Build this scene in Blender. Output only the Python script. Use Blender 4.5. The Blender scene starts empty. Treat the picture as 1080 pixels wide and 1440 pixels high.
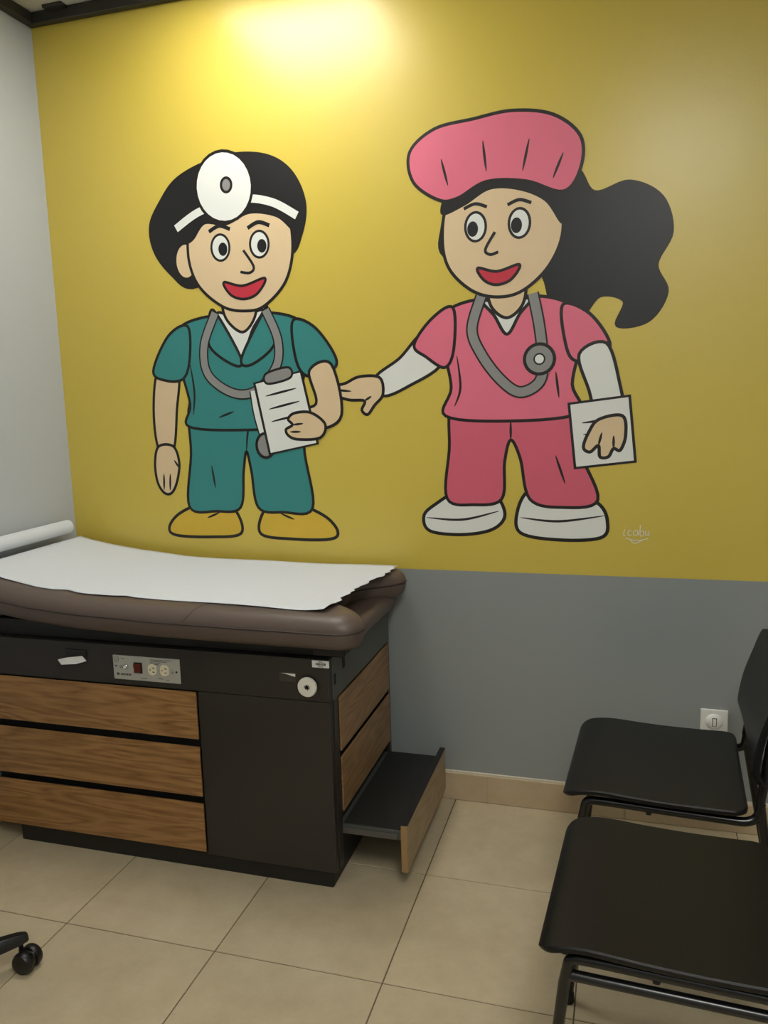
import bpy, bmesh, math, random
from mathutils import Vector, Matrix
from mathutils.geometry import tessellate_polygon

S = bpy.context.scene
C = S.collection
random.seed(7)
PI = math.pi

# ------------------------------------------------------------------ camera
YAW, PITCH, ROLL, FPX = -0.2913, -0.1514, -0.0298, 1122.27
fwd = Vector((math.sin(YAW)*math.cos(PITCH), math.cos(YAW)*math.cos(PITCH), math.sin(PITCH)))
r0 = Vector((math.cos(YAW), -math.sin(YAW), 0)); u0 = r0.cross(fwd)
rgt = r0*math.cos(ROLL) + u0*math.sin(ROLL)
upv = -r0*math.sin(ROLL) + u0*math.cos(ROLL)
cd = bpy.data.cameras.new('camera'); cam = bpy.data.objects.new('camera', cd); C.objects.link(cam)
M = Matrix.Identity(4)
for i in range(3):
    M[i][0] = rgt[i]; M[i][1] = upv[i]; M[i][2] = -fwd[i]
M[0][3], M[1][3], M[2][3] = 2.003, -2.5566, 1.4135
cam.matrix_world = M
cd.sensor_fit = 'VERTICAL'; cd.sensor_height = 36.0; cd.sensor_width = 27.0
cd.lens = FPX/1440*36.0; cd.clip_start = 0.02
S.camera = cam

# ------------------------------------------------------------------ world, exposure
w = bpy.data.worlds.new('world'); S.world = w; w.use_nodes = True
w.node_tree.nodes['Background'].inputs[0].default_value = (0.6, 0.62, 0.6, 1)
w.node_tree.nodes['Background'].inputs[1].default_value = 0.02
S.view_settings.view_transform = 'Standard'; S.view_settings.look = 'None'
S.view_settings.gamma = 1; S.view_settings.use_curve_mapping = False
S.view_settings.exposure = 0.0
LIGHT_NEAR, LIGHT_LEFT, LIGHT_RIGHT = 16.2, 3.0, 19.5        # emission of the ceiling light panels
LIGHT_COLOR = (1.0, 0.985, 0.93)

# ------------------------------------------------------------------ materials
def lin(r, g, b):
    f = lambda c: (c/255/12.92) if c/255 <= .04045 else ((c/255+.055)/1.055)**2.4
    return (f(r), f(g), f(b), 1)

def mat(name, col, rough=.5, metal=0, spec=.5, noise=0, nscale=20, bump=0, bscale=200, coat=0):
    m = bpy.data.materials.new(name); m.use_nodes = True
    nt = m.node_tree; b = nt.nodes['Principled BSDF']
    b.inputs['Base Color'].default_value = col
    b.inputs['Roughness'].default_value = rough
    b.inputs['Metallic'].default_value = metal
    b.inputs['Specular IOR Level'].default_value = spec
    b.inputs['Coat Weight'].default_value = coat
    tc = nt.nodes.new('ShaderNodeTexCoord')
    if noise:
        n = nt.nodes.new('ShaderNodeTexNoise'); n.inputs['Scale'].default_value = nscale
        n.inputs['Detail'].default_value = 6; n.inputs['Roughness'].default_value = .65
        nt.links.new(tc.outputs['Object'], n.inputs['Vector'])
        mx = nt.nodes.new('ShaderNodeMix'); mx.data_type = 'RGBA'
        mx.inputs['A'].default_value = tuple(c*(1-noise) for c in col[:3])+(1,)
        mx.inputs['B'].default_value = tuple(min(1, c*(1+noise)) for c in col[:3])+(1,)
        nt.links.new(n.outputs['Fac'], mx.inputs['Factor'])
        nt.links.new(mx.outputs['Result'], b.inputs['Base Color'])
    if bump:
        n2 = nt.nodes.new('ShaderNodeTexNoise'); n2.inputs['Scale'].default_value = bscale
        n2.inputs['Detail'].default_value = 3
        nt.links.new(tc.outputs['Object'], n2.inputs['Vector'])
        bp = nt.nodes.new('ShaderNodeBump'); bp.inputs['Strength'].default_value = bump
        bp.inputs['Distance'].default_value = .002
        nt.links.new(n2.outputs['Fac'], bp.inputs['Height'])
        nt.links.new(bp.outputs['Normal'], b.inputs['Normal'])
    return m

def emis(name, col, s):
    m = bpy.data.materials.new(name); m.use_nodes = True
    b = m.node_tree.nodes['Principled BSDF']
    b.inputs['Base Color'].default_value = (.8, .8, .8, 1)
    b.inputs['Emission Color'].default_value = col+(1,)
    b.inputs['Emission Strength'].default_value = s
    return m

def wood(name, axis, lo=(116, 78, 41), hi=(164, 122, 73)):
    m = bpy.data.materials.new(name); m.use_nodes = True
    nt = m.node_tree; b = nt.nodes['Principled BSDF']; L = nt.links
    tc = nt.nodes.new('ShaderNodeTexCoord'); mp = nt.nodes.new('ShaderNodeMapping')
    mp.inputs['Scale'].default_value = (1.4, 14, 14) if axis == 'x' else (14, 1.4, 14)
    oi = nt.nodes.new('ShaderNodeObjectInfo')
    sc = nt.nodes.new('ShaderNodeVectorMath'); sc.operation = 'SCALE'
    cv = nt.nodes.new('ShaderNodeCombineXYZ')
    for k in range(3): L.new(oi.outputs['Random'], cv.inputs[k])
    L.new(cv.outputs[0], sc.inputs[0]); sc.inputs['Scale'].default_value = 7
    L.new(tc.outputs['Object'], mp.inputs['Vector']); L.new(sc.outputs[0], mp.inputs['Location'])
    big = nt.nodes.new('ShaderNodeTexNoise'); big.inputs['Scale'].default_value = 1.0
    big.inputs['Detail'].default_value = 2; big.inputs['Distortion'].default_value = .4
    L.new(mp.outputs[0], big.inputs['Vector'])
    mul = nt.nodes.new('ShaderNodeMath'); mul.operation = 'MULTIPLY'; mul.inputs[1].default_value = 9
    L.new(big.outputs['Fac'], mul.inputs[0])
    fr = nt.nodes.new('ShaderNodeMath'); fr.operation = 'PINGPONG'; fr.inputs[1].default_value = .5
    L.new(mul.outputs[0], fr.inputs[0])
    fine = nt.nodes.new('ShaderNodeTexNoise'); fine.inputs['Scale'].default_value = 9
    fine.inputs['Detail'].default_value = 5
    L.new(mp.outputs[0], fine.inputs['Vector'])
    ad = nt.nodes.new('ShaderNodeMath'); ad.operation = 'ADD'
    L.new(fr.outputs[0], ad.inputs[0]); L.new(fine.outputs['Fac'], ad.inputs[1])
    cr = nt.nodes.new('ShaderNodeValToRGB')
    e = cr.color_ramp.elements
    e[0].position = .30; e[0].color = lin(*lo)
    e[1].position = 1.05; e[1].color = lin(*hi)
    L.new(ad.outputs[0], cr.inputs[0]); L.new(cr.outputs[0], b.inputs['Base Color'])
    b.inputs['Roughness'].default_value = .45
    return m

def tile_mat(name, dark, light, rough):
    m = bpy.data.materials.new(name); m.use_nodes = True
    nt = m.node_tree; b = nt.nodes['Principled BSDF']; L = nt.links
    geo = nt.nodes.new('ShaderNodeNewGeometry')
    n1 = nt.nodes.new('ShaderNodeTexNoise'); n1.inputs['Scale'].default_value = 9
    n1.inputs['Detail'].default_value = 8; n1.inputs['Roughness'].default_value = .7
    L.new(geo.outputs['Position'], n1.inputs['Vector'])
    cr = nt.nodes.new('ShaderNodeValToRGB'); e = cr.color_ramp.elements
    e[0].position = .3; e[0].color = dark; e[1].position = .72; e[1].color = light
    L.new(n1.outputs['Fac'], cr.inputs[0])
    oi = nt.nodes.new('ShaderNodeObjectInfo')
    mr = nt.nodes.new('ShaderNodeMapRange'); mr.inputs['To Min'].default_value = .94; mr.inputs['To Max'].default_value = 1.04
    L.new(oi.outputs['Random'], mr.inputs['Value'])
    vm = nt.nodes.new('ShaderNodeVectorMath'); vm.operation = 'SCALE'
    L.new(cr.outputs[0], vm.inputs[0]); L.new(mr.outputs[0], vm.inputs['Scale'])
    L.new(vm.outputs[0], b.inputs['Base Color'])
    b.inputs['Roughness'].default_value = rough
    return m

def wall_back_mat():
    m = bpy.data.materials.new('yellow_over_grey_paint'); m.use_nodes = True
    nt = m.node_tree; b = nt.nodes['Principled BSDF']; L = nt.links
    geo = nt.nodes.new('ShaderNodeNewGeometry'); sp = nt.nodes.new('ShaderNodeSeparateXYZ')
    L.new(geo.outputs['Position'], sp.inputs[0])
    n = nt.nodes.new('ShaderNodeTexNoise'); n.inputs['Scale'].default_value = 60; n.inputs['Detail'].default_value = 2
    L.new(geo.outputs['Position'], n.inputs['Vector'])
    wob = nt.nodes.new('ShaderNodeMath'); wob.operation = 'MULTIPLY_ADD'
    wob.inputs[1].default_value = .0016; L.new(n.outputs['Fac'], wob.inputs[0]); L.new(sp.outputs['Z'], wob.inputs[2])
    gt = nt.nodes.new('ShaderNodeMath'); gt.operation = 'GREATER_THAN'; gt.inputs[1].default_value = .8135
    L.new(wob.outputs[0], gt.inputs[0])
    n3 = nt.nodes.new('ShaderNodeTexNoise'); n3.inputs['Scale'].default_value = 3; n3.inputs['Detail'].default_value = 5
    L.new(geo.outputs['Position'], n3.inputs['Vector'])
    y = nt.nodes.new('ShaderNodeMix'); y.data_type = 'RGBA'
    y.inputs['A'].default_value = WALL_YELLOW; y.inputs['B'].default_value = tuple(c*1.06 for c in WALL_YELLOW[:3])+(1,)
    L.new(n3.outputs['Fac'], y.inputs['Factor'])
    mx = nt.nodes.new('ShaderNodeMix'); mx.data_type = 'RGBA'
    mx.inputs['A'].default_value = WALL_GREY
    L.new(gt.outputs[0], mx.inputs['Factor']); L.new(y.outputs['Result'], mx.inputs['B'])
    L.new(mx.outputs['Result'], b.inputs['Base Color'])
    b.inputs['Roughness'].default_value = .32
    b.inputs['Specular IOR Level'].default_value = .68
    n2 = nt.nodes.new('ShaderNodeTexNoise'); n2.inputs['Scale'].default_value = 140; n2.inputs['Detail'].default_value = 3
    L.new(geo.outputs['Position'], n2.inputs['Vector'])
    bp = nt.nodes.new('ShaderNodeBump'); bp.inputs['Strength'].default_value = .12; bp.inputs['Distance'].default_value = .002
    L.new(n2.outputs['Fac'], bp.inputs['Height']); L.new(bp.outputs['Normal'], b.inputs['Normal'])
    return m

WALL_YELLOW = lin(206, 183, 76)
WALL_GREY = lin(143, 148, 147)
MT = dict(
    wall=wall_back_mat(),
    white_wall=mat('white_wall_paint', lin(185, 190, 194), .55, bump=.15, bscale=160),
    ceil=mat('ceiling_tile', lin(205, 202, 190), .9, noise=.12, nscale=120, bump=.6, bscale=220),
    trim=mat('dark_trim', lin(44, 41, 37), .5),
    grout=mat('grout', lin(100, 86, 66), .9, noise=.2, nscale=60),
    cap=mat('pale_mortar', lin(205, 195, 175), .8, noise=.1, nscale=60),
    tile=tile_mat('beige_floor_tile', lin(178, 162, 132), lin(198, 183, 152), .42),
    base_tile=tile_mat('beige_base_tile', lin(182, 161, 128), lin(198, 178, 146), .5),
    black=mat('black_enamel', lin(44, 40, 36), .38, noise=.08, nscale=8),
    kick=mat('black_plinth', lin(24, 23, 22), .5, noise=.1, nscale=20),
    grey_lit_metal=mat('dark_grey_lit_enamel', lin(74, 76, 72), .4),  # grey carries the light that falls on the table's end
    rubber=mat('black_rubber_mat', lin(26, 27, 26), .65, noise=.25, nscale=40, bump=.3, bscale=300),
    vinyl=mat('brown_vinyl', lin(92, 78, 71), .42, noise=.06, nscale=10, bump=.1, bscale=350),
    seam=mat('vinyl_seam', lin(50, 38, 33), .55),
    paper=mat('white_exam_paper', lin(213, 217, 223), .85, noise=.012, nscale=25, bump=.2, bscale=60),
    woodx=wood('wood_laminate_front', 'x'), woody=wood('wood_laminate_end', 'y', (112, 84, 54), (150, 118, 80)), woodp=wood('wood_laminate_pale', 'y', (134, 112, 84), (160, 138, 106)),
    woodedge=mat('wood_edge', lin(152, 122, 80), .5, noise=.15, nscale=60),
    steel=mat('brushed_plate', lin(186, 184, 174), .42, .35, noise=.05, nscale=50),
    chrome=mat('pale_metal', lin(205, 205, 205), .25, .9),
    cream=mat('cream_plastic', lin(226, 217, 186), .4),
    knob=mat('off_white_plastic', lin(224, 220, 206), .4),
    white_plastic=mat('white_plastic', lin(226, 226, 220), .35),
    red=mat('dark_red_plastic', lin(92, 26, 20), .25),
    slot=mat('dark_slot', lin(22, 18, 14), .7),
    ink=mat('grey_print', lin(86, 82, 76), .7),
    label=mat('white_label', lin(232, 230, 226), .6),
    chair=mat('black_chair_plastic', lin(18, 18, 18), .38, spec=.27, bump=.25, bscale=500),
    tube=mat('black_tube_enamel', lin(20, 20, 20), .24),
    foot=mat('black_foot_rubber', lin(18, 18, 18), .7),
    stool=mat('black_nylon', lin(20, 20, 20), .38),
    rail=mat('dull_rail', lin(96, 94, 88), .5, .4),
    tape=mat('clear_tape', lin(58, 52, 47), .3),
)

# ------------------------------------------------------------------ helpers
def link(name, bm, m, parent=None, smooth=False):
    me = bpy.data.meshes.new(name)
    bmesh.ops.recalc_face_normals(bm, faces=bm.faces) if smooth != 'keep' else None
    if parent is not None:
        off = -Vector(parent['_o']) if '_o' in parent else Vector((0, 0, 0))
        bmesh.ops.translate(bm, vec=off, verts=bm.verts)
    bm.to_mesh(me); bm.free()
    for mm in (m if isinstance(m, (list, tuple)) else [m]): me.materials.append(mm)
    if smooth:
        for p in me.polygons: p.use_smooth = True
        if smooth != 'keep':
            try: me.set_sharp_from_angle(angle=math.radians(42))
            except Exception: pass
    o = bpy.data.objects.new(name, me); C.objects.link(o)
    if parent is not None:
        o.parent = parent
        o['_o'] = parent['_o'] if '_o' in parent else (0, 0, 0)
    return o

def thing(name, label, cat, loc=(0, 0, 0), group=None):
    o = bpy.data.objects.new(name, None); C.objects.link(o); o.empty_display_size = .1
    o.location = loc; o['label'] = label; o['category'] = cat; o['_o'] = tuple(loc)
    if group: o['group'] = group
    return o

def tag(o, label, cat, group=None):
    o['label'] = label; o['category'] = cat
    if group: o['group'] = group
    return o

def struct(o):
    o['kind'] = 'structure'; return o

def box(bm, x0, x1, y0, y1, z0, z1, bev=0, seg=2):
    r = bmesh.ops.create_cube(bm, size=1)
    vs = r['verts']
    for v in vs:
        v.co = Vector(((x0+x1)/2+v.co.x*(x1-x0), (y0+y1)/2+v.co.y*(y1-y0), (z0+z1)/2+v.co.z*(z1-z0)))
    if bev:
        es = list({e for v in vs for e in v.link_edges})
        bmesh.ops.bevel(bm, geom=es, offset=bev, segments=seg, affect='EDGES', profile=.5)
    return bm

def B(x0, x1, y0, y1, z0, z1, bev=0, seg=2):
    return box(bmesh.new(), x0, x1, y0, y1, z0, z1, bev, seg)

def smooth_path(pts, n=8, closed=False):
    P = [Vector(p) for p in pts]; N = len(P); out = []
    for i in range(N if closed else N-1):
        if closed: p0, p1, p2, p3 = P[i-1], P[i], P[(i+1) % N], P[(i+2) % N]
        else: p0, p1, p2, p3 = P[max(i-1, 0)], P[i], P[i+1], P[min(i+2, N-1)]
        for k in range(n):
            t = k/n
            out.append(.5*((2*p1)+(p2-p0)*t+(2*p0-5*p1+4*p2-p3)*t*t+(3*p1-p0-3*p2+p3)*t**3))
    if not closed: out.append(P[-1])
    return out

def fillet(pts, rad, n=6):
    P = [Vector(p) for p in pts]; out = [P[0]]
    for i in range(1, len(P)-1):
        a = (P[i-1]-P[i]); b = (P[i+1]-P[i]); r = min(rad, a.length*.49, b.length*.49)
        A = P[i]+a.normalized()*r; Bv = P[i]+b.normalized()*r
        for k in range(n+1):
            t = k/n; out.append(A*(1-t)**2+P[i]*2*t*(1-t)+Bv*t*t)
    out.append(P[-1]); return out

def tube(bm, pts, r, seg=10, closed=False):
    P = [Vector(p) for p in pts]; N = len(P); rings = []
    nrm = None
    for i in range(N):
        if closed: t = (P[(i+1) % N]-P[i-1]).normalized()
        else: t = (P[min(i+1, N-1)]-P[max(i-1, 0)]).normalized()
        if nrm is None:
            a = Vector((0, 0, 1)) if abs(t.z) < .9 else Vector((1, 0, 0))
            nrm = (a-t*a.dot(t)).normalized()
        else:
            nrm = (nrm-t*nrm.dot(t)).normalized()
        bn = t.cross(nrm)
        rr = r(i/(N-1)) if callable(r) else r
        rings.append([bm.verts.new(P[i]+nrm*rr*math.cos(2*PI*k/seg)+bn*rr*math.sin(2*PI*k/seg)) for k in range(seg)])
    for i in range(N if closed else N-1):
        a, b = rings[i], rings[(i+1) % N]
        for k in range(seg): bm.faces.new((a[k], a[(k+1) % seg], b[(k+1) % seg], b[k]))
    if not closed:
        bm.faces.new(rings[0][::-1]); bm.faces.new(rings[-1])
    return bm

def T(pts, r, seg=10, closed=False): return tube(bmesh.new(), pts, r, seg, closed)

def lathe(bm, prof, c, axis='z', seg=24):
    """prof: list of (radius, height) along the axis; open ends get caps."""
    rings = []
    for r, h in prof:
        ring = []
        for k in range(seg):
            a = 2*PI*k/seg; u, v = r*math.cos(a), r*math.sin(a)
            p = (u, v, h) if axis == 'z' else ((u, h, v) if axis == 'y' else (h, u, v))
            ring.append(bm.verts.new(Vector(c)+Vector(p)))
        rings.append(ring)
    for a, b in zip(rings, rings[1:]):
        for k in range(seg): bm.faces.new((a[k], a[(k+1) % seg], b[(k+1) % seg], b[k]))
    bm.faces.new(rings[0][::-1]); bm.faces.new(rings[-1])
    return bm

# ------------------------------------------------------------------ room
RX, RY, RZ = 2.85, -3.35, 2.736          # right wall, wall behind the camera, ceiling
wall_back = struct(link('wall_back', B(-.12, RX+.12, 0, .12, -.03, RZ+.12), MT['wall']))
struct(link('wall_left', B(-.12, 0, RY, 0, -.03, RZ+.12), MT['white_wall']))
struct(link('wall_right', B(RX, RX+.12, RY, 0, -.03, RZ+.12), MT['white_wall']))
struct(link('wall_front', B(-.12, RX+.12, RY-.12, RY, -.03, RZ+.12), MT['white_wall']))

floor = struct(link('floor', B(0, RX, RY, 0, -.03, -.0022), MT['grout']))
P_, GX, GY, J = .45, 1.469, -.458, .0016
xs = sorted([0, RX]+[GX+k*P_ for k in range(-6, 6) if 0 < GX+k*P_ < RX])
ys = sorted([RY, 0]+[GY+k*P_ for k in range(-9, 3) if RY < GY+k*P_ < 0])
for x0, x1 in zip(xs, xs[1:]):
    for y0, y1 in zip(ys, ys[1:]):
        if x1-x0 < .01 or y1-y0 < .01: continue
        bm = B(x0+J, x1-J, y0+J, y1-J, -.006, 0)
        es = [e for e in bm.edges if all(abs(v.co.z) < 1e-5 for v in e.verts)]
        bmesh.ops.bevel(bm, geom=es, offset=.001, segments=1, affect='EDGES')
        link('tile', bm, MT['tile'], floor)

# tiled baseboards: pale mortar bed, each tile its own piece
bb = struct(link('baseboard_back', B(.012, RX, -.008, 0, 0, .1045, .001, 1), MT['cap']))
bx = sorted([.012, RX]+[.228+k*.4535-.1035+.0 for k in range(0, 0)]+[1.578+k*.4535 for k in range(-3, 3) if .02 < 1.578+k*.4535 < RX-.02])
for x0, x1 in zip(bx, bx[1:]):
    link('tile', B(x0+.0012, x1-.0012, -.0125, -.006, .001, .098, .001, 1), MT['base_tile'], bb)
bl = struct(link('baseboard_left', B(0, .008, RY, 0, 0, .1045, .001, 1), MT['cap']))
by = sorted([RY, -.0125]+[-.33-k*.4535 for k in range(0, 7) if -.33-k*.4535 > RY+.02])
for y0, y1 in zip(by, by[1:]):
    link('tile', B(.006, .0125, y0+.0012, y1-.0012, .001, .098, .001, 1), MT['base_tile'], bl)
br = struct(link('baseboard_right', B(RX-.008, RX, RY, -.013, 0, .1045, .001, 1), MT['cap']))
for y0, y1 in zip(by, by[1:]):
    link('tile', B(RX-.0125, RX-.006, y0+.0012, y1-.0012-(.001 if y1 > -.02 else 0), .001, .098, .001, 1), MT['base_tile'], br)

# suspended ceiling: grid plate with separate tiles, an opening for each light panel
ceil = struct(link('ceiling', B(0, RX, RY, 0, RZ+.03, RZ+.12), MT['trim']))
LIGHTS = [(.60, 1.20, -.80, -.20), (.60, 1.20, -2.00, -1.40), (2.0, 2.6, -2.60, -2.00), (2.0, 2.6, -3.20, -2.60)]
cx = [0, .60, 1.20, 1.60, 2.0, 2.6, RX]
cy = [RY, -3.20, -2.60, -2.00, -1.40, -.80, -.20, 0]
for x0, x1 in zip(cx, cx[1:]):
    for y0, y1 in zip(cy, cy[1:]):
        if any(abs(x0-l[0]) < .01 and abs(y0-l[2]) < .01 for l in LIGHTS): continue
        link('ceiling_tile', B(x0+.006, x1-.006, y0+.006, y1-.006, RZ+.004, RZ+.018, .002, 1), MT['ceil'], ceil)
def grid_bar(x0, x1, y0, y1): link('grid_bar', B(x0, x1, y0, y1, RZ, RZ+.03), MT['white_plastic'], ceil)
for x in cx[1:-1]: grid_bar(x-.011, x+.011, RY, 0)
for y in cy[1:-1]:
    for x0, x1 in zip(cx, cx[1:]): grid_bar(x0+.0112 if x0 else 0, x1-.0112 if x1 < RX else RX, y-.011, y+.011)

def trim(name, x0, x1, y0, y1, nx, ny):
    bm = box(bmesh.new(), x0, x1, y0, y1, 2.70, RZ+.003, .003, 1)
    return struct(link(name, bm, MT['trim']))
t_b = trim('trim_1', .0, RX, -.030, 0, 0, 1)
link('bracket', B(.095, .172, -.060, -.028, RZ-.006, RZ+.006, .002, 1), MT['trim'], t_b)
trim('trim_2', 0, .030, RY, -.0301, 1, 0)
trim('trim_3', RX-.030, RX, RY, -.0301, 1, 0)

def ceiling_light(rect, s, label):
    x0, x1, y0, y1 = rect
    t = thing('ceiling_light', label, 'ceiling light', ((x0+x1)/2, (y0+y1)/2, RZ))
    bm = bmesh.new(); g = .0115; f = .028
    box(bm, x0+g, x1-g, y0+g, y0+f, RZ-.002, RZ+.02); box(bm, x0+g, x1-g, y1-f, y1-g, RZ-.002, RZ+.02)
    box(bm, x0+g, x0+f, y0+f, y1-f, RZ-.002, RZ+.02); box(bm, x1-f, x1-g, y0+f, y1-f, RZ-.002, RZ+.02)
    link('light_frame', bm, MT['white_plastic'], t)
    link('diffuser', B(x0+f, x1-f, y0+f, y1-f, RZ+.002, RZ+.01), emis('lit_diffuser', LIGHT_COLOR, s), t)
ceiling_light(LIGHTS[0], LIGHT_NEAR, 'square ceiling light panel nearest the yellow wall, above the exam table')
ceiling_light(LIGHTS[1], LIGHT_LEFT, 'dimmer square ceiling light panel above the open floor left of the chairs')
ceiling_light(LIGHTS[2], LIGHT_RIGHT, 'square ceiling light panel near the right wall, right above the camera')
ceiling_light(LIGHTS[3], LIGHT_RIGHT, 'added square light panel in the back right ceiling corner, unseen behind the camera')  # added panel, shares the right-hand light to weaken its glare on the wall

# ------------------------------------------------------------------ exam table
tb = thing('exam_table', 'brown padded medical exam table with wood drawers in a black cabinet', 'exam table', (.66, -.31, 0))
X0, X1, YF, YB = .085, 1.245, -.600, -.030
link('plinth', B(.148, 1.228, -.586, -.06, 0, .058, .004), MT['kick'], tb)
bm = bmesh.new()
box(bm, X0, X1-.012, YF+.020, YB, .057, .690)                      # carcass
link('cabinet', bm, MT['kick'], tb)
link('side_panel', B(.836, X1, YF, YF+.022, .056, .5665, .002), MT['black'], tb)
link('top_rail', B(X0-.007, X1, YF, YF+.022, .568, .690, .002), MT['black'], tb)
link('end_rail', B(X1-.014, X1+.004, YF+.0225, YB, .566, .690, .0015), MT['grey_lit_metal'], tb)  # grey instead of black: light on this face is put into the colour
link('end_post', B(X1-.014, X1+.003, YF+.0225, YF+.055, .056, .5655, .001), MT['black'], tb)
link('end_post', B(X1-.014, X1+.003, YB-.022, YB, .056, .5655, .001), MT['black'], tb)
for z0, z1 in ((.422, .566), (.243, .398), (.067, .220)):
    d = link('drawer', B(.078, .833, YF-.006, YF-.001, z0, z1, .001), MT['woodx'], tb)
    link('drawer_back', B(.080, .831, YF-.001, YF+.018, z0+.001, z1-.010, .001), MT['kick'], d)  # blackened to stand in for shadow in the gaps between drawers
for z0, z1 in ((.402, .562), (.218, .384)):
    d = link('end_drawer', B(X1+.003, X1+.008, YF+.058, YB-.024, z0, z1, .001), MT['woody'], tb)
    link('drawer_back', B(X1-.011, X1+.003, YF+.060, YB-.026, z0+.001, z1-.010, .001), MT['kick'], d)  # black here too, for the shadow in the end drawer gaps
# pull-out step at the foot end
st = link('step', B(X1-.05, X1+.180, YF+.062, YB-.03, .146, .176, .003), MT['grey_lit_metal'], tb)
link('step_mat', B(X1+.002, X1+.179, YF+.064, YB-.032, .1755, .1795, .0015), MT['rubber'], st)
link('step_front', B(X1+.180, X1+.198, YF+.045, YB-.018, .060, .203, .0015), MT['woodp'], st)
link('front_edge', B(X1+.179, X1+.1965, YF+.0435, YF+.0452, .061, .202, .0005, 1), MT['woodedge'], st)
link('top_edge', B(X1+.1795, X1+.1985, YF+.045, YB-.018, .2025, .2045, .0005, 1), MT['kick'], st)
link('slide_rail', B(X1-.04, X1+.165, YF+.056, YF+.0625, .150, .166, .001), MT['rail'], st)
# frame under the upholstery
link('pad_support', B(.12, 1.275, YF+.028, -.045, .688, .742, .004), MT['kick'], tb)
link('lever', B(1.20, 1.292, YF+.002, YF+.055, .700, .720, .003), MT['kick'], tb)
link('key_slot', B(X1+.003, X1+.0055, YF+.10, YF+.118, .632, .686), MT['slot'], tb)
link('key_slot', B(X1+.003, X1+.0055, YF+.026, YF+.04, .610, .640), MT['slot'], tb)

# upholstery: outline with a cut-out at the foot end
YP0, YP1, XL, XR, RC = -.672, -.008, .012, 1.376, .085
def ztop(x):
    K = [(-.1, .925), (0, .908), (.1, .893), (.2, .874), (.32, .856), (.5, .842), (.75, .834), (1.0, .831), (1.4, .829)]
    for (a, b), (c, d) in zip(K, K[1:]):
        if x <= c: return b+(d-b)*(x-a)/(c-a)
    return K[-1][1]
def xend(y):
    f = XR-.032*(y-YP0)/(YP1-YP0)
    s = (y-(-.335))/.175
    notch = .165*(1/(1+abs(s)**5))
    return f-notch
def corner(y):
    d = min(y-YP0, YP1-y)
    return 0 if d >= RC else RC-math.sqrt(max(0, RC*RC-(RC-d)**2))
NV, NU = 64, 96
def yv(j):
    t = j/NV; return YP0+(YP1-YP0)*(.5-.5*math.cos(PI*t))
rows = []
for j in range(NV+1):
    y = yv(j); a = XL+corner(y)*.6; b = xend(y)-corner(y)
    rows.append([(a+(b-a)*(.5-.5*math.cos(PI*i/NU)), y) for i in range(NU+1)])
outline = [rows[0][i] for i in range(NU+1)]+[rows[j][NU] for j in range(1, NV+1)]+[rows[NV][i] for i in range(NU-1, -1, -1)]+[rows[j][0] for j in range(NV-1, 0, -1)]
def edist(x, y):
    best = 9
    for k in range(len(outline)):
        ax, ay = outline[k-1]; bx_, by_ = outline[k]
        dx, dy = bx_-ax, by_-ay; L2 = dx*dx+dy*dy
        t = 0 if L2 == 0 else max(0, min(1, ((x-ax)*dx+(y-ay)*dy)/L2))
        q = (ax+t*dx-x)**2+(ay+t*dy-y)**2
        if q < best: best = q
    return math.sqrt(best)
RT, RB = .052, .03
bm = bmesh.new(); top = []; bot = []
for j in range(NV+1):
    tr, br_ = [], []
    for i in range(NU+1):
        x, y = rows[j][i]
        border = i in (0, NU) or j in (0, NV)
        d = 0 if border else (edist(x, y) if (min(i, NU-i) < 26 or min(j, NV-j) < 16) else .2)
        zt = ztop(x); zs = zt-.044
        ht = math.sqrt(max(0, 1-(1-min(d/RT, 1))**2)); hb = math.sqrt(max(0, 1-(1-min(d/RB, 1))**2))
        tr.append(bm.verts.new((x, y, zs+.044*ht)))
        br_.append(tr[-1] if border else bm.verts.new((x, y, zs-.050*hb)))
    top.append(tr); bot.append(br_)
for j in range(NV):
    for i in range(NU):
        for g, fl in ((top, 1), (bot, 0)):
            q = [g[j][i], g[j][i+1], g[j+1][i+1], g[j+1][i]]
            u = []
            for v in (q if fl else q[::-1]):
                if v not in u: u.append(v)
            if len(u) >= 3:
                try: bm.faces.new(u)
                except ValueError: pass
bmesh.ops.remove_doubles(bm, verts=bm.verts, dist=1e-6)
pad = link('cushion', bm, MT['vinyl'], tb, True)
link('piping', T([(x, y, ztop(x)-.044) for x, y in outline[::2]], .0024, 6, True), MT['seam'], pad, True)
def seam_pts(x):
    pts = []
    for k in range(9):
        y = -.600-.071*math.sin(PI/2*k/8)
        d = y-YP0
        ht = math.sqrt(max(0, 1-(1-min(max(d, 0)/RT, 1))**2))
        pts.append((x-.05*(k/8), y-.0005, ztop(x)-.044+.044*ht))
    return pts
link('cushion_seam', T(seam_pts(.895), .0012, 6), MT['seam'], pad, True)
link('foot_pad', B(.95, 1.288, -.555, -.045, .690, .752, .026, 5), MT['vinyl'], tb, True)

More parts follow.
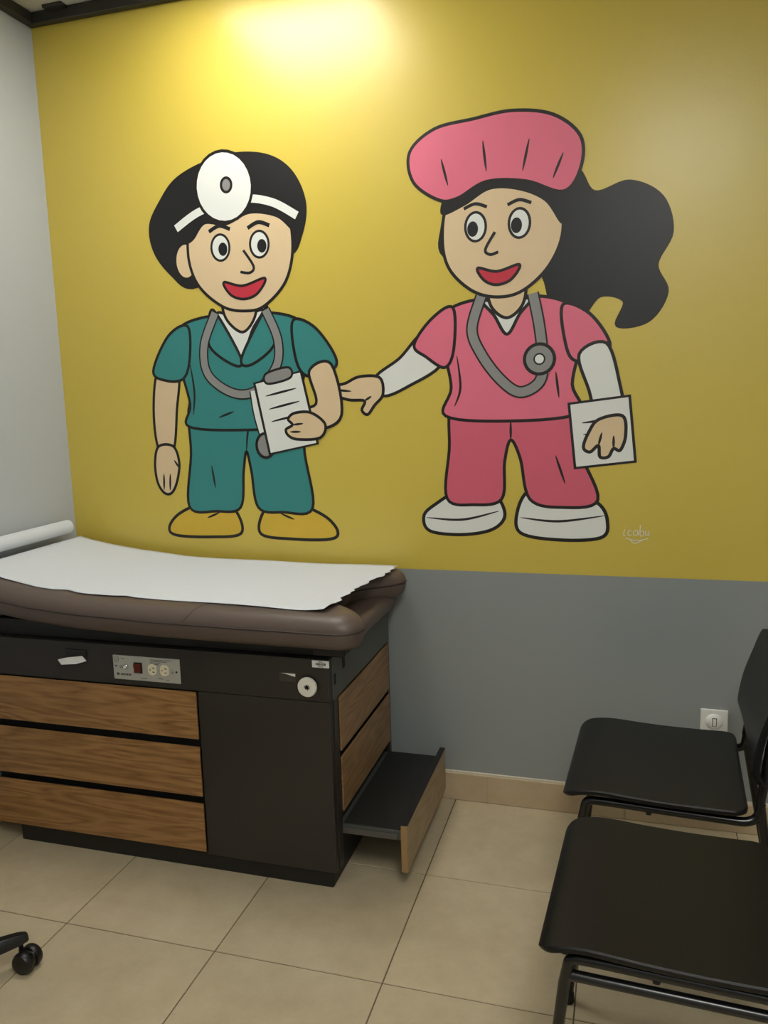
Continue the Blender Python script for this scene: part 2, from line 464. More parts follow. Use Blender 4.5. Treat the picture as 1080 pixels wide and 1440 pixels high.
# power panel on the front rail
pp = link('power_panel', B(.561, .785, YF-.003, YF+.001, .586, .660, .0012, 1), MT['steel'], tb)
def printed(bm, x, z, w_, h=.0018): box(bm, x, x+w_, YF-.0036, YF-.0029, z, z+h)
bm = bmesh.new()
for k in range(4):
    x = .688; z = .655-.0045*k
    for ww in ([.07] if k == 0 else [.055, .034, .028][k-1:k]): printed(bm, x+.004*k*0, z-.002, ww, .0016)
printed(bm, .590, .6505, .012); printed(bm, .583, .6265, .013); printed(bm, .583, .6225, .013)
printed(bm, .652, .5935, .022, .0015); printed(bm, .712, .5965, .016, .0015); printed(bm, .738, .5935, .010)
for k in range(3): printed(bm, .756, .625-.005*k, .008, .0012)
printed(bm, .568, .6245, .0065, .005)
for k in range(7): printed(bm, .586+.0052*k, .5995, .0036, .006)
box(bm, .572, .581, YF-.0036, YF-.0029, .599, .6065)
link('print', bm, MT['ink'], pp)['kind'] = 'stuff'
bm = T([(.574+.007*math.cos(a*PI/10), YF-.0033, .648+.009*math.sin(a*PI/10)) for a in range(20)], .0006, 5, True)
tube(bm, [(.5715, YF-.0033, .652), (.577, YF-.0033, .645)], .0006, 5)
link('symbol', bm, MT['ink'], pp)
sw = link('rocker_switch', B(.632, .660, YF-.0055, YF-.002, .609, .642, .001, 1), MT['slot'], pp)
bm = B(.635, .657, YF-.009, YF-.004, .612, .639, .0015, 1)
for v in bm.verts:
    if v.co.y < YF-.006 and v.co.z > .63: v.co.y -= .004
link('rocker', bm, MT['red'], sw)
bm = lathe(bmesh.new(), [(.0075, -.003), (.0075, -.009), (.0065, -.010)], (.606, YF, .6275), 'y', 20)
bk = link('breaker_button', bm, MT['chrome'], pp)
link('button_cap', lathe(bmesh.new(), [(.0042, -.009), (.0042, -.013), (.003, -.014)], (.606, YF, .6275), 'y', 16), MT['white_plastic'], bk)
for xc in (.695, .735):
    bm = lathe(bmesh.new(), [(.0165, -.002), (.0165, -.006), (.0155, -.0068)], (0, 0, 0), 'y', 28)
    for v in bm.verts:
        v.co.x = max(-.0135, min(.0135, v.co.x)); v.co.z *= 1.05
        v.co += Vector((xc, YF, .624))
    rc = link('outlet', bm, MT['cream'], pp)
    bm = bmesh.new()
    box(bm, xc+.001, xc+.009, YF-.0072, YF-.0060, .6288, .6312)
    box(bm, xc+.001, xc+.0085, YF-.0072, YF-.0060, .6165, .6190)
    box(bm, xc-.0085, xc-.0045, YF-.0072, YF-.0060, .6215, .6265, .0008, 1)
    link('outlet_slot', bm, MT['slot'], rc)
link('panel_screw', lathe(bmesh.new(), [(.0028, -.002), (.0028, -.0042), (.0015, -.0046)], (.774, YF, .6215), 'y', 12), MT['slot'], pp)

# knob, asset sticker and label holder at the right of the front rail
bm = lathe(bmesh.new(), [(.020, .001), (.020, -.006), (.0275, -.008), (.0285, -.013), (.0265, -.017), (.009, -.018), (.008, -.0145), (.0005, -.0145)], (1.185, YF, .613), 'y', 36)
kn = link('knob', bm, MT['knob'], tb, True)
bm = bmesh.new()
for a in range(3):
    b2 = B(-.0068, .0068, -.0165, -.0140, -.0016, .0016)
    b2.transform(Matrix.Rotation(a*PI/3+.3, 4, 'Y')); b2.transform(Matrix.Translation((1.185, YF, .613)))
    me = bpy.data.meshes.new('t'); b2.to_mesh(me); b2.free(); bm.from_mesh(me); bpy.data.meshes.remove(me)
link('knob_hub', bm, MT['slot'], kn)
sk = link('barcode_sticker', B(1.197, 1.247, YF-.0012, YF+.0005, .667, .687, .0005, 1), MT['label'], tb)
bm = bmesh.new(); x = 1.208; rnd = random.Random(3)
while x < 1.236:
    ww = rnd.choice((.0008, .0013, .0018)); box(bm, x, x+ww, YF-.0016, YF-.0011, .6735, .6805); x += ww+rnd.choice((.0007, .0011))
x = 1.216
for k in range(4): box(bm, x, x+.0022, YF-.0016, YF-.0011, .6825, .6848); x += .0033
x = 1.215
for k in range(5): box(bm, x, x+.0020, YF-.0016, YF-.0011, .6690, .6712); x += .0032
link('barcode', bm, MT['slot'], sk)['kind'] = 'stuff'
hold = link('label_holder', B(1.098, 1.146, YF-.0015, YF+.0005, .618, .645, .0005, 1), MT['tape'], tb)
bm = bmesh.new()
for q in ([(1.104, .6440), (1.146, .6440), (1.146, .6355), (1.132, .6385), (1.120, .6422)],):
    f = bm.faces.new([bm.verts.new((a, YF-.0020, b)) for a, b in q]); r = bmesh.ops.extrude_face_region(bm, geom=[f])
    bmesh.ops.translate(bm, vec=(0, .0008, 0), verts=[v for v in r['geom'] if isinstance(v, bmesh.types.BMVert)])
link('torn_sticker', bm, MT['label'], hold)
# small paper slip stuck to the rail, with the dark tab behind it
bm = bmesh.new()
q = [(.366, -.004, .6315), (.398, -.007, .6405), (.455, -.006, .6490), (.472, -.010, .6360), (.440, -.016, .6270), (.386, -.014, .6205)]
f = bm.faces.new([bm.verts.new((a, YF+b, c)) for a, b, c in q]); r = bmesh.ops.extrude_face_region(bm, geom=[f])
bmesh.ops.translate(bm, vec=(0, .003, 0), verts=[v for v in r['geom'] if isinstance(v, bmesh.types.BMVert)])
link('paper_slip', bm, MT['label'], tb)
link('dark_tab', B(.395, .470, YF-.004, YF+.001, .646, .668, .003, 2), MT['kick'], tb)

# ------------------------------------------------------------------ paper roll and sheet on the table
pr = thing('exam_paper', 'white exam paper drawn off its roll and spread over the brown exam table', 'paper', (.045, -.33, .93))
bm = lathe(bmesh.new(), [(.0245, -.62), (.0250, -.615), (.0250, -.105), (.0245, -.100), (.011, -.100), (.010, -.106), (.0005, -.106)], (.046, 0, .9495), 'y', 32)
link('paper_roll', bm, MT['paper'], pr, True)
bm = bmesh.new(); rnd = random.Random(5)
NYS, NXS = 26, 110
jag = [rnd.uniform(-.008, .008) for _ in range(NYS+1)]
def front_y(x):
    y = -.606+.014*math.exp(-((x-.42)/.03)**2)+.009*math.exp(-((x-.62)/.022)**2)+.006*math.sin(9*x+.5)
    return y+(.0 if x < 1.05 else -.012*(x-1.05)/.2)
G = []
for i in range(NXS+1):
    row = []
    for j in range(NYS+1):
        v = j/NYS
        xe = 1.246+.052*v+jag[j]*(1 if 0 < j < NYS else .3)-.012*math.exp(-((v-.45)/.2)**2)
        x = .060+(xe-.060)*i/NXS
        y0, y1 = front_y(x), -.054+.004*math.sin(7*x)
        y = y0+(y1-y0)*v
        z = ztop(x)+.0030+.0015*math.sin(14*x+3*v)*math.sin(9*v+2)**2
        if x < .10:                                   # leaves the roll tangentially
            z = ztop(x)+.003+.010*((.10-x)/.04)**2*.35
        e = max(0, (i-NXS+9)/9)
        z += .012*e*e*(math.exp(-((v-.05)/.09)**2)+.5*math.exp(-((v-.3)/.12)**2))
        row.append(bm.verts.new((x, y, z)))
    G.append(row)
for i in range(NXS):
    for j in range(NYS): bm.faces.new((G[i][j], G[i+1][j], G[i+1][j+1], G[i][j+1]))
sh = link('paper_sheet', bm, MT['paper'], pr, True)
md = sh.modifiers.new('thickness', 'SOLIDIFY'); md.thickness = .0006; md.offset = 1

# ------------------------------------------------------------------ chairs
def seat_bm():
    prof = [(.000, -.029), (.003, -.020), (.012, -.010), (.028, -.002), (.048, .003), (.072, .006), (.105, .0065), (.17, .003), (.25, .001), (.32, .0015), (.375, .003), (.405, .005), (.415, .006)]
    P = [Vector((a, 0, b)) for a, b in prof]; P = smooth_path(P, 4)
    L = [0]
    for a, b in zip(P, P[1:]): L.append(L[-1]+(b-a).length)
    tot = L[-1]; bm = bmesh.new(); NJ = 20; R_ = .045; th = .013
    def half(s):
        h = .224
        for d, R2 in ((s, R_*1.1), (tot-s, R_*.8)):
            if d < R2: h = min(h, .224-R2+math.sqrt(max(0, R2*R2-(R2-d)**2)))
        return h
    ss = [k/3*.012 for k in range(3)]+[.012+(tot-.024)*k/40 for k in range(41)]+[tot-.012+k/3*.012 for k in (1, 2, 3)]
    def at(s):
        for k in range(len(L)-1):
            if s <= L[k+1]+1e-9:
                t = (s-L[k])/(L[k+1]-L[k]); return P[k].lerp(P[k+1], t), (P[k+1]-P[k]).normalized()
        return P[-1], (P[-1]-P[-2]).normalized()
    topg, botg = [], []
    for s in ss:
        p, t = at(s); n = Vector((-t.z, 0, t.x)); h = half(s); a, b = [], []
        for j in range(NJ+1):
            v = math.sin(PI*(j/NJ-.5))*h
            dish = -.004*(1-(v/.224)**2)*min(1, max(0, (p.x-.05)/.1))
            e = .003 if j in (0, NJ) or s in (ss[0], ss[-1]) else 0
            q = p+Vector((0, v, dish))
            a.append(bm.verts.new(q-n*e)); b.append(bm.verts.new(q-n*(th-e)))
        topg.append(a); botg.append(b)
    n = len(ss)
    for i in range(n-1):
        for j in range(NJ):
            bm.faces.new((topg[i][j], topg[i+1][j], topg[i+1][j+1], topg[i][j+1]))
            bm.faces.new((botg[i][j], botg[i][j+1], botg[i+1][j+1], botg[i+1][j]))
    for i in range(n-1):
        bm.faces.new((topg[i][0], botg[i][0], botg[i+1][0], topg[i+1][0]))
        bm.faces.new((topg[i][NJ], topg[i+1][NJ], botg[i+1][NJ], botg[i][NJ]))
    for j in range(NJ):
        bm.faces.new((topg[0][j], topg[0][j+1], botg[0][j+1], botg[0][j]))
        bm.faces.new((topg[-1][j], botg[-1][j], botg[-1][j+1], topg[-1][j+1]))
    for v in bm.verts: v.co.z += SEAT_Z
    return bm

SEAT_Z = .450
def back_bm():
    bm = bmesh.new(); NI, NJ, th = 24, 18, .016
    prof = smooth_path([(.436, 0, .512), (.421, 0, .535), (.418, 0, .560), (.429, 0, .630), (.452, 0, .705), (.471, 0, .768)], 5)
    n = len(prof); F, K = [], []
    for i, p in enumerate(prof):
        s = i/(n-1); H = .26
        h = .222-.012*abs(s-.3)
        for d, R2 in ((s*H, .03), ((1-s)*H, .042)):
            if d < R2: h = min(h, h-R2+math.sqrt(max(0, R2*R2-(R2-d)**2)))
        a, b = [], []
        for j in range(NJ+1):
            v = math.sin(PI*(j/NJ-.5))*h
            curve = .005*(1-(v/.222)**2)          # hollow towards the sitter
            e = .004 if j in (0, NJ) or i in (0, n-1) else 0
            a.append(bm.verts.new((p.x+curve+e, v, p.z))); b.append(bm.verts.new((p.x+curve+th-e, v, p.z)))
        F.append(a); K.append(b)
    for i in range(n-1):
        for j in range(NJ):
            bm.faces.new((F[i][j], F[i][j+1], F[i+1][j+1], F[i+1][j])); bm.faces.new((K[i][j], K[i+1][j], K[i+1][j+1], K[i][j+1]))
        bm.faces.new((F[i][0], F[i+1][0], K[i+1][0], K[i][0])); bm.faces.new((F[i][NJ], K[i][NJ], K[i+1][NJ], F[i+1][NJ]))
    for j in range(NJ):
        bm.faces.new((F[0][j], K[0][j], K[0][j+1], F[0][j+1])); bm.faces.new((F[-1][j], F[-1][j+1], K[-1][j+1], K[-1][j]))
    return bm

CH1 = 'black plastic stacking chair farther away, below the white wall plate'
CH2 = 'black plastic stacking chair nearest the viewer, in the bottom right corner'
ch = thing('stacking_chair', CH1, 'chair', (0, 0, 0), 'black chairs along the right wall')
link('seat', seat_bm(), MT['chair'], ch, True)
bk_ = link('backrest', back_bm(), MT['chair'], ch, True)
rt = .0105
for s in (-1, 1):
    ya, yb = s*.198, s*.192
    zr = SEAT_Z-.031
    o = link('leg', T([(.008, s*.198, .012), (.047, ya, zr-.055), (.052, ya, zr-.03)], rt, 12), MT['tube'], ch, True)
    link('foot_cap', lathe(bmesh.new(), [(.013, 0), (.0145, .004), (.0138, .024), (.011, .026)], (.008, s*.198, 0), 'z', 16), MT['foot'], o, True)
    link('seat_rail', T(fillet([(.052, ya, zr-.032), (.057, ya, zr-.001), (.10, ya, zr), (.412, ya, zr-.002), (.436, yb, zr+.008), (.442, yb, zr+.045)], .03), rt, 12), MT['tube'], ch, True)
    o = link('leg', T([(.520, s*.222, .012), (.446, yb, zr+.0), (.440, yb, zr+.05)], rt, 12), MT['tube'], ch, True)
    link('foot_cap', lathe(bmesh.new(), [(.013, 0), (.0145, .004), (.0138, .024), (.011, .026)], (.520, s*.222, 0), 'z', 16), MT['foot'], o, True)
    link('back_post', T(fillet([(.440, yb, zr+.048), (.449, yb, .53), (.456, s*.184, .60), (.486, s*.18, .725)], .05), rt, 12), MT['tube'], ch, True)
    link('stacking_bumper', B(.195, .208, ya-.006, ya+.006, zr-.017, zr-.006, .003), MT['foot'], ch, True)
link('cross_bar', T([(.125, -.198, SEAT_Z-.031), (.125, .198, SEAT_Z-.031)], rt*.85, 10), MT['tube'], ch, True)
link('cross_bar', T([(.36, -.198, SEAT_Z-.031), (.36, .198, SEAT_Z-.031)], rt*.85, 10), MT['tube'], ch, True)

def copy_tree(o, parent=None):
    c = o.copy(); C.objects.link(c); c.parent = parent
    for k in list(o.children): copy_tree(k, c)
    return c
ch2 = copy_tree(ch); ch2['label'] = CH2
for s in (-1, 1):
    link('side_stretcher', T([(.046, s*.198, .383), (.449, s*.192, .379)], rt*.95, 12), MT['tube'], ch2, True)
ch.location = (1.888, -.490, 0); ch2.location = (1.884, -1.052, 0)
ch.rotation_euler = ch2.rotation_euler = (0, 0, -.058)

# ------------------------------------------------------------------ wall plate
wp = thing('wall_plate', 'white square switch plate with a round centre low on the grey wall', 'wall plate', (2.293, 0, .355))
link('plate', B(2.253, 2.333, -.009, 0, .318, .400, .003, 2), MT['white_plastic'], wp)
dm = link('round_boss', lathe(bmesh.new(), [(.026, -.008), (.025, -.012), (.021, -.016), (.015, -.019), (.001, -.020)], (2.293, 0, .362), 'y', 32), MT['white_plastic'], wp, True)
link('toggle_surround', B(2.2865, 2.2995, -.0212, -.016, .350, .377, .0008, 1), MT['ink'], dm)
link('toggle', B(2.2885, 2.2975, -.0232, -.018, .352, .375, .001, 1), MT['white_plastic'], dm)

# ------------------------------------------------------------------ rolling stool (only one foot is in view)
SX, SY = .408, -1.296
rs = thing('rolling_stool', 'black five-star base and caster of a rolling stool at the lower left edge', 'stool', (SX, SY, 0))
A0 = math.atan2(-1.073-SY, .583-SX)
for k in range(5):
    a = A0+k*2*PI/5; c, s = math.cos(a), math.sin(a); Lg = .283
    bm = bmesh.new()
    secs = [(0.03, .026, .060, .110), (.14, .023, .066, .106), (.235, .020, .070, .099), (Lg-.012, .019, .072, .095), (Lg+.006, .015, .075, .090)]
    rings = []
    for d, hw, z0, z1 in secs:
        cc = [(hw, z0), (hw, z1-.012), (hw*.6, z1), (-hw*.6, z1), (-hw, z1-.012), (-hw, z0)]
        rings.append([bm.verts.new((SX+c*d-s*u, SY+s*d+c*u, z)) for u, z in cc])
    for r1, r2 in zip(rings, rings[1:]):
        for q in range(6): bm.faces.new((r1[q], r1[(q+1) % 6], r2[(q+1) % 6], r2[q]))
    bm.faces.new(rings[0][::-1]); bm.faces.new(rings[-1])
    bmesh.ops.bevel(bm, geom=list(bm.edges), offset=.003, segments=2, affect='EDGES')
    leg = link('base_leg', bm, MT['stool'], rs, True)
    px, py = SX+c*(Lg-.012), SY+s*(Lg-.012)
    ca = a+(-.9 if k == 0 else k*1.7)                   # trailing direction of the caster
    ux, uy = math.cos(ca), math.sin(ca); ox, oy = px+ux*.016, py+uy*.016
    bm = lathe(bmesh.new(), [(.006, .045), (.006, .074)], (px, py, 0), 'z', 12)
    b2 = B(-.024, .024, -.004, .004, .018, .052, .003, 1); b2.transform(Matrix.Translation((ox, oy, 0)) @ Matrix.Rotation(ca, 4, 'Z'))
    me = bpy.data.meshes.new('t'); b2.to_mesh(me); b2.free(); bm.from_mesh(me); bpy.data.meshes.remove(me)
    link('caster_fork', bm, MT['stool'], leg, True)
    for sgn in (-1, 1):
        b2 = lathe(bmesh.new(), [(.012, .0055), (.026, .0055), (.028, .009), (.028, .021), (.0245, .0265), (.014, .029), (.001, .0295)], (0, 0, 0), 'y', 28)
        if sgn < 0:
            for v in b2.verts: v.co.y *= -1
        b2.transform(Matrix.Translation((ox, oy, .028)) @ Matrix.Rotation(ca, 4, 'Z'))
        link('caster_wheel', b2, MT['stool'], leg, True)
link('column', lathe(bmesh.new(), [(.038, .058), (.040, .112), (.028, .118), (.026, .26), (.016, .262), (.016, .405)], (SX, SY, 0), 'z', 24), MT['stool'], rs, True)
link('seat', lathe(bmesh.new(), [(.10, .400), (.165, .405), (.178, .425), (.176, .455), (.155, .470), (.08, .476), (.002, .477)], (SX, SY, 0), 'z', 40), MT['stool'], rs, True)

# ------------------------------------------------------------------ mural: two plain figures in scrubs painted on the wall
def paint_mat(name, c, r=.45, noise=.05): return mat('paint_'+name, c, r, noise=noise, nscale=9)
PM = dict(line=paint_mat('line', lin(24, 20, 18), .4, 0), black=paint_mat('black', lin(22, 22, 24), .4, 0), skin=paint_mat('skin', lin(222, 196, 156)),
          teal=paint_mat('teal', lin(52, 134, 132)), white=paint_mat('white', lin(226, 228, 222), .45, .02), pink=paint_mat('pink', lin(226, 112, 136)),
          rose=paint_mat('rose', lin(214, 96, 118)), ochre=paint_mat('ochre', lin(214, 178, 56), .45, .1), grey=paint_mat('grey', lin(140, 140, 138)),
          red=paint_mat('red', lin(196, 48, 66)))
class Fig:
    def __init__(s, name, label, cat, ox, oz):
        s.ox, s.oz, s.k = ox, oz, 0
        s.t = thing(name, label, cat, (ox, 0, oz))
    def p(s, x, z, y): return (s.ox+x*.01, y, s.oz+z*.01)
    def y(s): s.k += 1; return -.0003-.00006*s.k
    def ribbon(s, bm, P, w, y, closed, mi, taper=False):
        N = len(P); Lft, Rgt = [], []
        for i in range(N):
            t = (P[(i+1) % N]-P[i-1]) if closed else (P[min(i+1, N-1)]-P[max(i-1, 0)])
            t = t.normalized() if t.length > 1e-9 else Vector((1, 0))
            n = Vector((-t.y, t.x)); ww = w*.5
            if taper: ww *= .25+.75*math.sin(PI*i/(N-1))
            a, b = P[i]+n*ww, P[i]-n*ww
            Lft.append(bm.verts.new(s.p(a.x, a.y, y))); Rgt.append(bm.verts.new(s.p(b.x, b.y, y)))
        for i in range(N if closed else N-1):
            j = (i+1) % N
            f = bm.faces.new((Lft[i], Lft[j], Rgt[j], Rgt[i])); f.material_index = mi
    def shape(s, name, pts, m, w=1.0, parent=None, n=7, extra=(), smooth=True):
        y = s.y(); P = [Vector(q) for q in pts]
        if smooth: P = smooth_path(P, n, True)
        bm = bmesh.new()
        vs = [bm.verts.new(s.p(q.x, q.y, y)) for q in P]
        for tri in tessellate_polygon([[Vector((q.x, q.y, 0)) for q in P]]):
            try: bm.faces.new([vs[i] for i in tri]).material_index = 0
            except ValueError: pass
        if w: s.ribbon(bm, P, w, y-.00002, True, 1)
        for st_ in extra:
            s.ribbon(bm, smooth_path([Vector(q) for q in st_], 8), .8, y-.00003, False, 1, True)
        for f in bm.faces:
            f.normal_update()
            if f.normal.y > 0: f.normal_flip()
        return link(name, bm, [PM[m], PM['line']], parent or s.t, 'keep')
    def ell(s, name, c, rx, rz, m, w=1.0, rot=0, parent=None):
        cr, sr = math.cos(rot), math.sin(rot)
        pts = [(c[0]+rx*math.cos(a)*cr-rz*math.sin(a)*sr, c[1]+rx*math.cos(a)*sr+rz*math.sin(a)*cr) for a in [2*PI*k/28 for k in range(28)]]
        return s.shape(name, pts, m, w, parent, smooth=False)
    def stroke(s, name, pts, m, w, parent=None, outline=0):
        y = s.y(); bm = bmesh.new(); P = smooth_path([Vector(q) for q in pts], 8)
        if outline: s.ribbon(bm, P, w+2*outline, y, False, 1)
        s.ribbon(bm, P, w, y-.00002, False, 0)
        for f in bm.faces:
            f.normal_update()
            if f.normal.y > 0: f.normal_flip()
        return link(name, bm, [PM[m], PM['line']], parent or s.t, 'keep')

d = Fig('mural_figure', 'painted mural of a dark-haired doctor in teal scrubs with a head mirror', 'mural', .738, .905)
for sg in (-1, 1):
    d.shape('shoe', [(sg*x, z) for x, z in ((4, 1.5), (5, 9), (11, 13), (20, 12), (29, 8), (33, 3), (30, .3), (16, 0))], 'ochre', 1.1, extra=[[(sg*12, 9), (sg*17, 7)], [(sg*15, 11), (sg*20, 8.5)]])
d.shape('trousers', [(-20, 50), (0, 51), (20, 50), (22, 30), (24, 11), (13, 9.5), (3.5, 11), (1.5, 24), (0, 31), (-1.5, 24), (-3.5, 11), (-13, 9.5), (-24, 11), (-22, 30)], 'teal', extra=[[(0, 31), (1, 38), (3, 43)], [(-14, 26), (-13, 18)]])
d.shape('arm', [(-33, 60), (-25, 59), (-26.5, 46), (-29, 32), (-35, 32), (-36, 46)], 'skin')
d.shape('hand', [(-29, 33), (-27, 27), (-28.5, 20), (-31, 16), (-34, 16), (-36.5, 20), (-37, 27), (-35, 33)], 'skin', extra=[[(-31, 23), (-31.5, 17)], [(-33.6, 23), (-34, 17)], [(-29, 28), (-27, 25)]])
d.shape('shirt', [(-11, 78), (0, 76), (11, 78), (23, 74), (24, 62), (21, 48), (22, 40), (0, 38.5), (-22, 40), (-21, 48), (-24, 62), (-24, 74)], 'teal', extra=[[(-20, 62), (-19, 52), (-20, 44)], [(8, 45), (14, 47)], [(-10, 43), (-4, 45)]])
d.shape('sleeve', [(-20, 75), (-28, 72), (-35, 60), (-30, 56.5), (-23, 57), (-20, 64)], 'teal')
d.shape('undershirt', [(-8, 79), (-5, 73), (0, 64), (5, 73), (9, 79), (0, 77)], 'white')
d.shape('neck', [(-5, 84), (6, 84), (6, 77), (1, 72), (-5, 77)], 'skin')
d.shape('lapel', [(-11, 79), (-8, 78), (0, 63), (-3, 61), (-12, 68)], 'teal')
d.shape('lapel', [(11, 79), (9, 78), (0, 63), (4, 61), (13, 68)], 'teal')
d.shape('hair', [(-17, 88), (-25, 93), (-31, 101), (-32, 110), (-27, 118), (-21, 124), (-11, 128), (2, 130), (14, 128), (22, 122), (26, 112), (24, 102), (19, 96), (0, 94)], 'black')
d.ell('ear', (-19, 97), 4.2, 6, 'skin')
fc = d.shape('face', [(-18, 100), (-15, 112), (-4, 117), (9, 117), (19, 110), (21, 99), (18, 88), (10, 80.5), (3, 79), (-6, 81), (-15, 89)], 'skin')
d.shape('fringe', [(-19, 104), (-17, 114), (-4, 119), (10, 119), (20, 112), (22, 104), (16, 109), (6, 111), (-3, 108), (-11, 109), (-16, 104)], 'black')
for ex in (-5.5, 9):
    d.ell('eye', (ex, 100.5), 3.4, 4.3, 'white', .8, parent=fc); d.ell('pupil', (ex+.9, 99.9), 1.7, 2.2, 'black', 0, parent=fc)
    d.stroke('eyebrow', [(ex-4, 106), (ex, 107.6), (ex+4, 106.2)], 'black', 1.3, fc)
d.stroke('nose', [(3, 99), (6.5, 93.5), (5, 91.5), (1.5, 92)], 'black', .9, fc)
d.shape('mouth', [(-5, 89), (2, 87.4), (10.5, 89.4), (7.5, 84.6), (2.5, 83), (-2.5, 84.6)], 'red', .9, fc)
d.stroke('head_band', [(-22, 108), (-12, 113), (3, 115.5), (14, 113.6), (23, 108.5)], 'white', 2.6, None, .5)
d.ell('head_mirror', (-3, 120), 10.5, 11.5, 'white', 1.0, .2); d.ell('mirror_hole', (-2, 120.5), 1.9, 2.3, 'grey', .9)
d.stroke('stethoscope_tube', [(-9, 79), (-14, 68), (-13, 58), (-4, 51.5), (5, 52), (13, 60), (14, 69), (10, 79)], 'grey', 2.6, None, .5)
d.stroke('stethoscope_stem', [(4, 52), (5, 44), (7, 36)], 'white', 2.2, None, .5)
d.ell('stethoscope_bell', (7.5, 33), 3.4, 4.2, 'grey')
d.shape('sleeve', [(20, 75), (28, 72), (35, 61), (30, 56.5), (23, 57), (20, 64)], 'teal')
d.shape('forearm', [(33, 60), (25, 58), (27, 47), (18, 45), (17, 38.5), (27, 38), (36, 43)], 'skin')
d.shape('clipboard', [(9, 30), (27, 33.5), (22, 58), (4.5, 54.5)], 'white', 1.1, smooth=False, extra=[[(8.5, 50), (20, 52.4)], [(9.5, 45.5), (21, 48)], [(10.2, 41.2), (22, 43.7)]])
d.shape('clip', [(9.5, 54.2), (18, 56), (17.4, 59.5), (9, 57.6)], 'grey', .8)
d.shape('hand', [(30, 40), (25, 44), (19, 44), (16.5, 42), (18, 40), (15.5, 38.4), (16.5, 36.2), (20, 35), (28, 35.5)], 'skin', extra=[[(18, 40), (22, 40.4)], [(17, 37.6), (21, 37.6)]])

n_ = Fig('mural_figure', 'painted mural of a long-haired nurse in pink scrubs, cap and white clogs', 'mural', 1.655, .935)
for pts, ex in (([(-26, 1), (-28, 6), (-24, 10), (-15, 15), (-5, 14), (-1, 7), (-5, 2), (-15, 0)], [[(-27, 5.5), (-15, 5), (-3, 8)], [(-19, 12), (-7, 10)]]),
                ([(4, 1), (3, 8), (7, 15), (17, 16), (28, 11), (31, 5), (29, 0), (16, -1)], [[(4, 6), (16, 5), (30, 7)], [(8, 11), (20, 12)]])):
    n_.shape('clog', pts, 'white', 1.1, extra=ex)
n_.shape('trousers', [(-17, 44), (0, 45), (18, 44), (22, 28), (28, 12), (17, 9.5), (7, 12), (4, 25), (1, 31), (-1, 24), (-2, 12), (-11, 10), (-20, 12), (-19, 28)], 'rose', extra=[[(1, 31), (1, 37)], [(15, 26), (18, 17)]])
n_.shape('hair', [(-18, 88), (-20, 98), (-14, 112), (4, 117), (20, 112), (26, 104), (36, 106), (45, 101), (48, 91), (44, 82), (47, 74), (42, 66), (33, 65), (35, 72), (28, 74), (22, 68), (14, 72), (8, 84)], 'black')
n_.shape('under_sleeve', [(-26, 66), (-21, 56), (-32, 49), (-41, 46), (-43.5, 52), (-35, 58)], 'white', extra=[[(-41, 47), (-42.6, 51.6)]])
n_.shape('hand', [(-42, 52), (-41, 46.5), (-44, 43), (-46.5, 40), (-48.5, 41.5), (-47.5, 44.5), (-53, 45), (-58.5, 47), (-58.5, 49.5), (-54, 50.5), (-49, 52.5)], 'skin', extra=[[(-57.5, 48.4), (-52, 47.8)], [(-47.5, 44.5), (-45, 46)]])
n_.shape('shirt', [(-10, 75), (0, 73), (10, 75), (20, 71), (22, 60), (20, 48), (22, 39), (0, 37), (-20, 39), (-18, 48), (-20, 60), (-20, 71)], 'pink', extra=[[(-16, 58), (-15, 48), (-17, 42)], [(15, 52), (16, 44)]])
n_.shape('sleeve', [(-17, 73), (-24, 70), (-30, 62), (-26, 58), (-20, 54.5), (-17, 60)], 'pink')
n_.shape('sleeve', [(17, 72), (25, 69), (31, 60), (28, 56), (21, 55), (18, 60)], 'pink')
n_.shape('under_sleeve', [(30, 60), (22, 57), (25, 46), (28, 37), (35, 38), (34, 48)], 'white', extra=[[(28, 39.4), (34.4, 40.4)]])
n_.shape('folder', [(21, 22), (39, 24), (37, 44), (19, 42)], 'white', 1.1, smooth=False, extra=[[(23, 36), (33, 37.2)], [(23.4, 32.4), (33.4, 33.6)]])
n_.shape('hand', [(35, 38), (28, 37), (25, 33), (23.5, 28.5), (25.5, 27), (28, 29), (28.5, 25.5), (31, 25.5), (32.5, 28), (34.5, 27.5), (36, 32)], 'skin', extra=[[(28, 29), (29, 33)], [(32.5, 28), (32.5, 32)]])
n_.shape('undershirt', [(-8, 75), (-4, 70), (0, 64), (4, 70), (8, 75), (0, 73)], 'white')
n_.shape('neck', [(-5, 80), (5, 80), (5, 73), (0, 69), (-5, 73)], 'skin')
fc = n_.shape('face', [(-20, 94), (-18, 105), (-9, 113), (5, 113), (15, 106), (17, 94), (13, 84), (5, 77), (-3, 75.5), (-11, 78), (-18, 85)], 'skin')
n_.shape('fringe', [(-20, 102), (-16, 110), (-2, 114), (12, 111), (18, 102), (17, 96), (12, 103), (4, 107), (-5, 108), (-13, 104)], 'black')
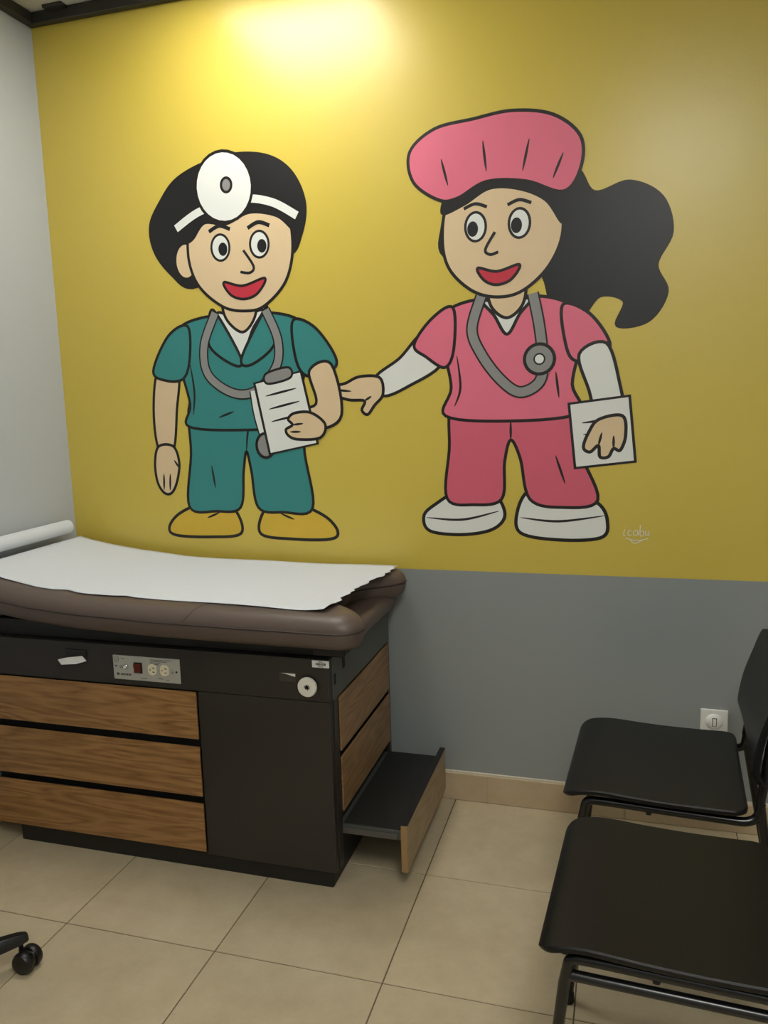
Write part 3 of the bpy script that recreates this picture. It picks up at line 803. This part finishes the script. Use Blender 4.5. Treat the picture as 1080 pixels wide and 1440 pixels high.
n_.shape('cap', [(-21, 106), (-29, 112), (-30, 121), (-22, 127), (-10, 128.5), (2, 129.5), (14, 127), (22, 120), (22, 111), (17, 105), (6, 109), (-6, 110), (-15, 106)], 'pink', extra=[[(-18, 110), (-20, 118)], [(-6, 113), (-7, 122)], [(5, 112), (7, 121)], [(14, 109), (17, 116)]])
for ex in (-9.5, 4):
    n_.ell('eye', (ex, 97), 3.2, 4.3, 'white', .8, parent=fc); n_.ell('pupil', (ex-.9, 96.4), 1.7, 2.3, 'black', 0, parent=fc)
    n_.stroke('eyebrow', [(ex-3.6, 102.6), (ex, 103.8), (ex+3.6, 102.6)], 'black', 1.0, fc)
n_.stroke('nose', [(-3.5, 95), (-6.5, 90), (-5, 88.4), (-2.5, 89)], 'black', .9, fc)
n_.shape('mouth', [(-9, 84.6), (-3, 83.2), (4, 84.8), (1.5, 80.6), (-3, 79.2), (-7, 80.8)], 'red', .9, fc)
n_.stroke('stethoscope_tube', [(-8, 76), (-11, 66), (-8, 58), (-2, 50), (4, 46), (10, 49), (11, 56), (10, 66), (8, 76)], 'grey', 2.8, None, .5)
n_.ell('stethoscope_disc', (10, 56), 4.6, 4.6, 'grey'); n_.ell('disc_centre', (10, 56), 1.6, 1.6, 'white', .5)

sg_ = Fig('signature', 'small pale artist signature scrawled beside the white clog on the yellow wall', 'signature', 2.053, .934)
for pts in ([(-3.6, 3), (-3.9, 1.2), (-3.3, .9)], [(-3.4, 4), (-3.2, 4.1)], [(-1.6, 2.6), (-2.5, 2.4), (-2.5, 1.1), (-1.5, 1.2)], [(.2, 2.6), (-.8, 2.5), (-.9, 1.2), (.1, 1.4), (.3, 2.6), (.5, 1.1)],
            [(1.0, 4.4), (1.0, 1.2), (1.9, 1.2), (1.9, 2.4), (1.1, 2.4)], [(2.5, 2.6), (2.6, 1.3), (3.4, 1.4), (3.5, 2.6), (3.7, 1.1)], [(-3.4, .2), (0, -.5), (3.4, .2)], [(-2, -.3), (-.6, -1.4), (1.6, -.4)]):
    sg_.stroke('stroke', pts, 'white', .22)

for o in C.objects:
    if '_o' in o: del o['_o']
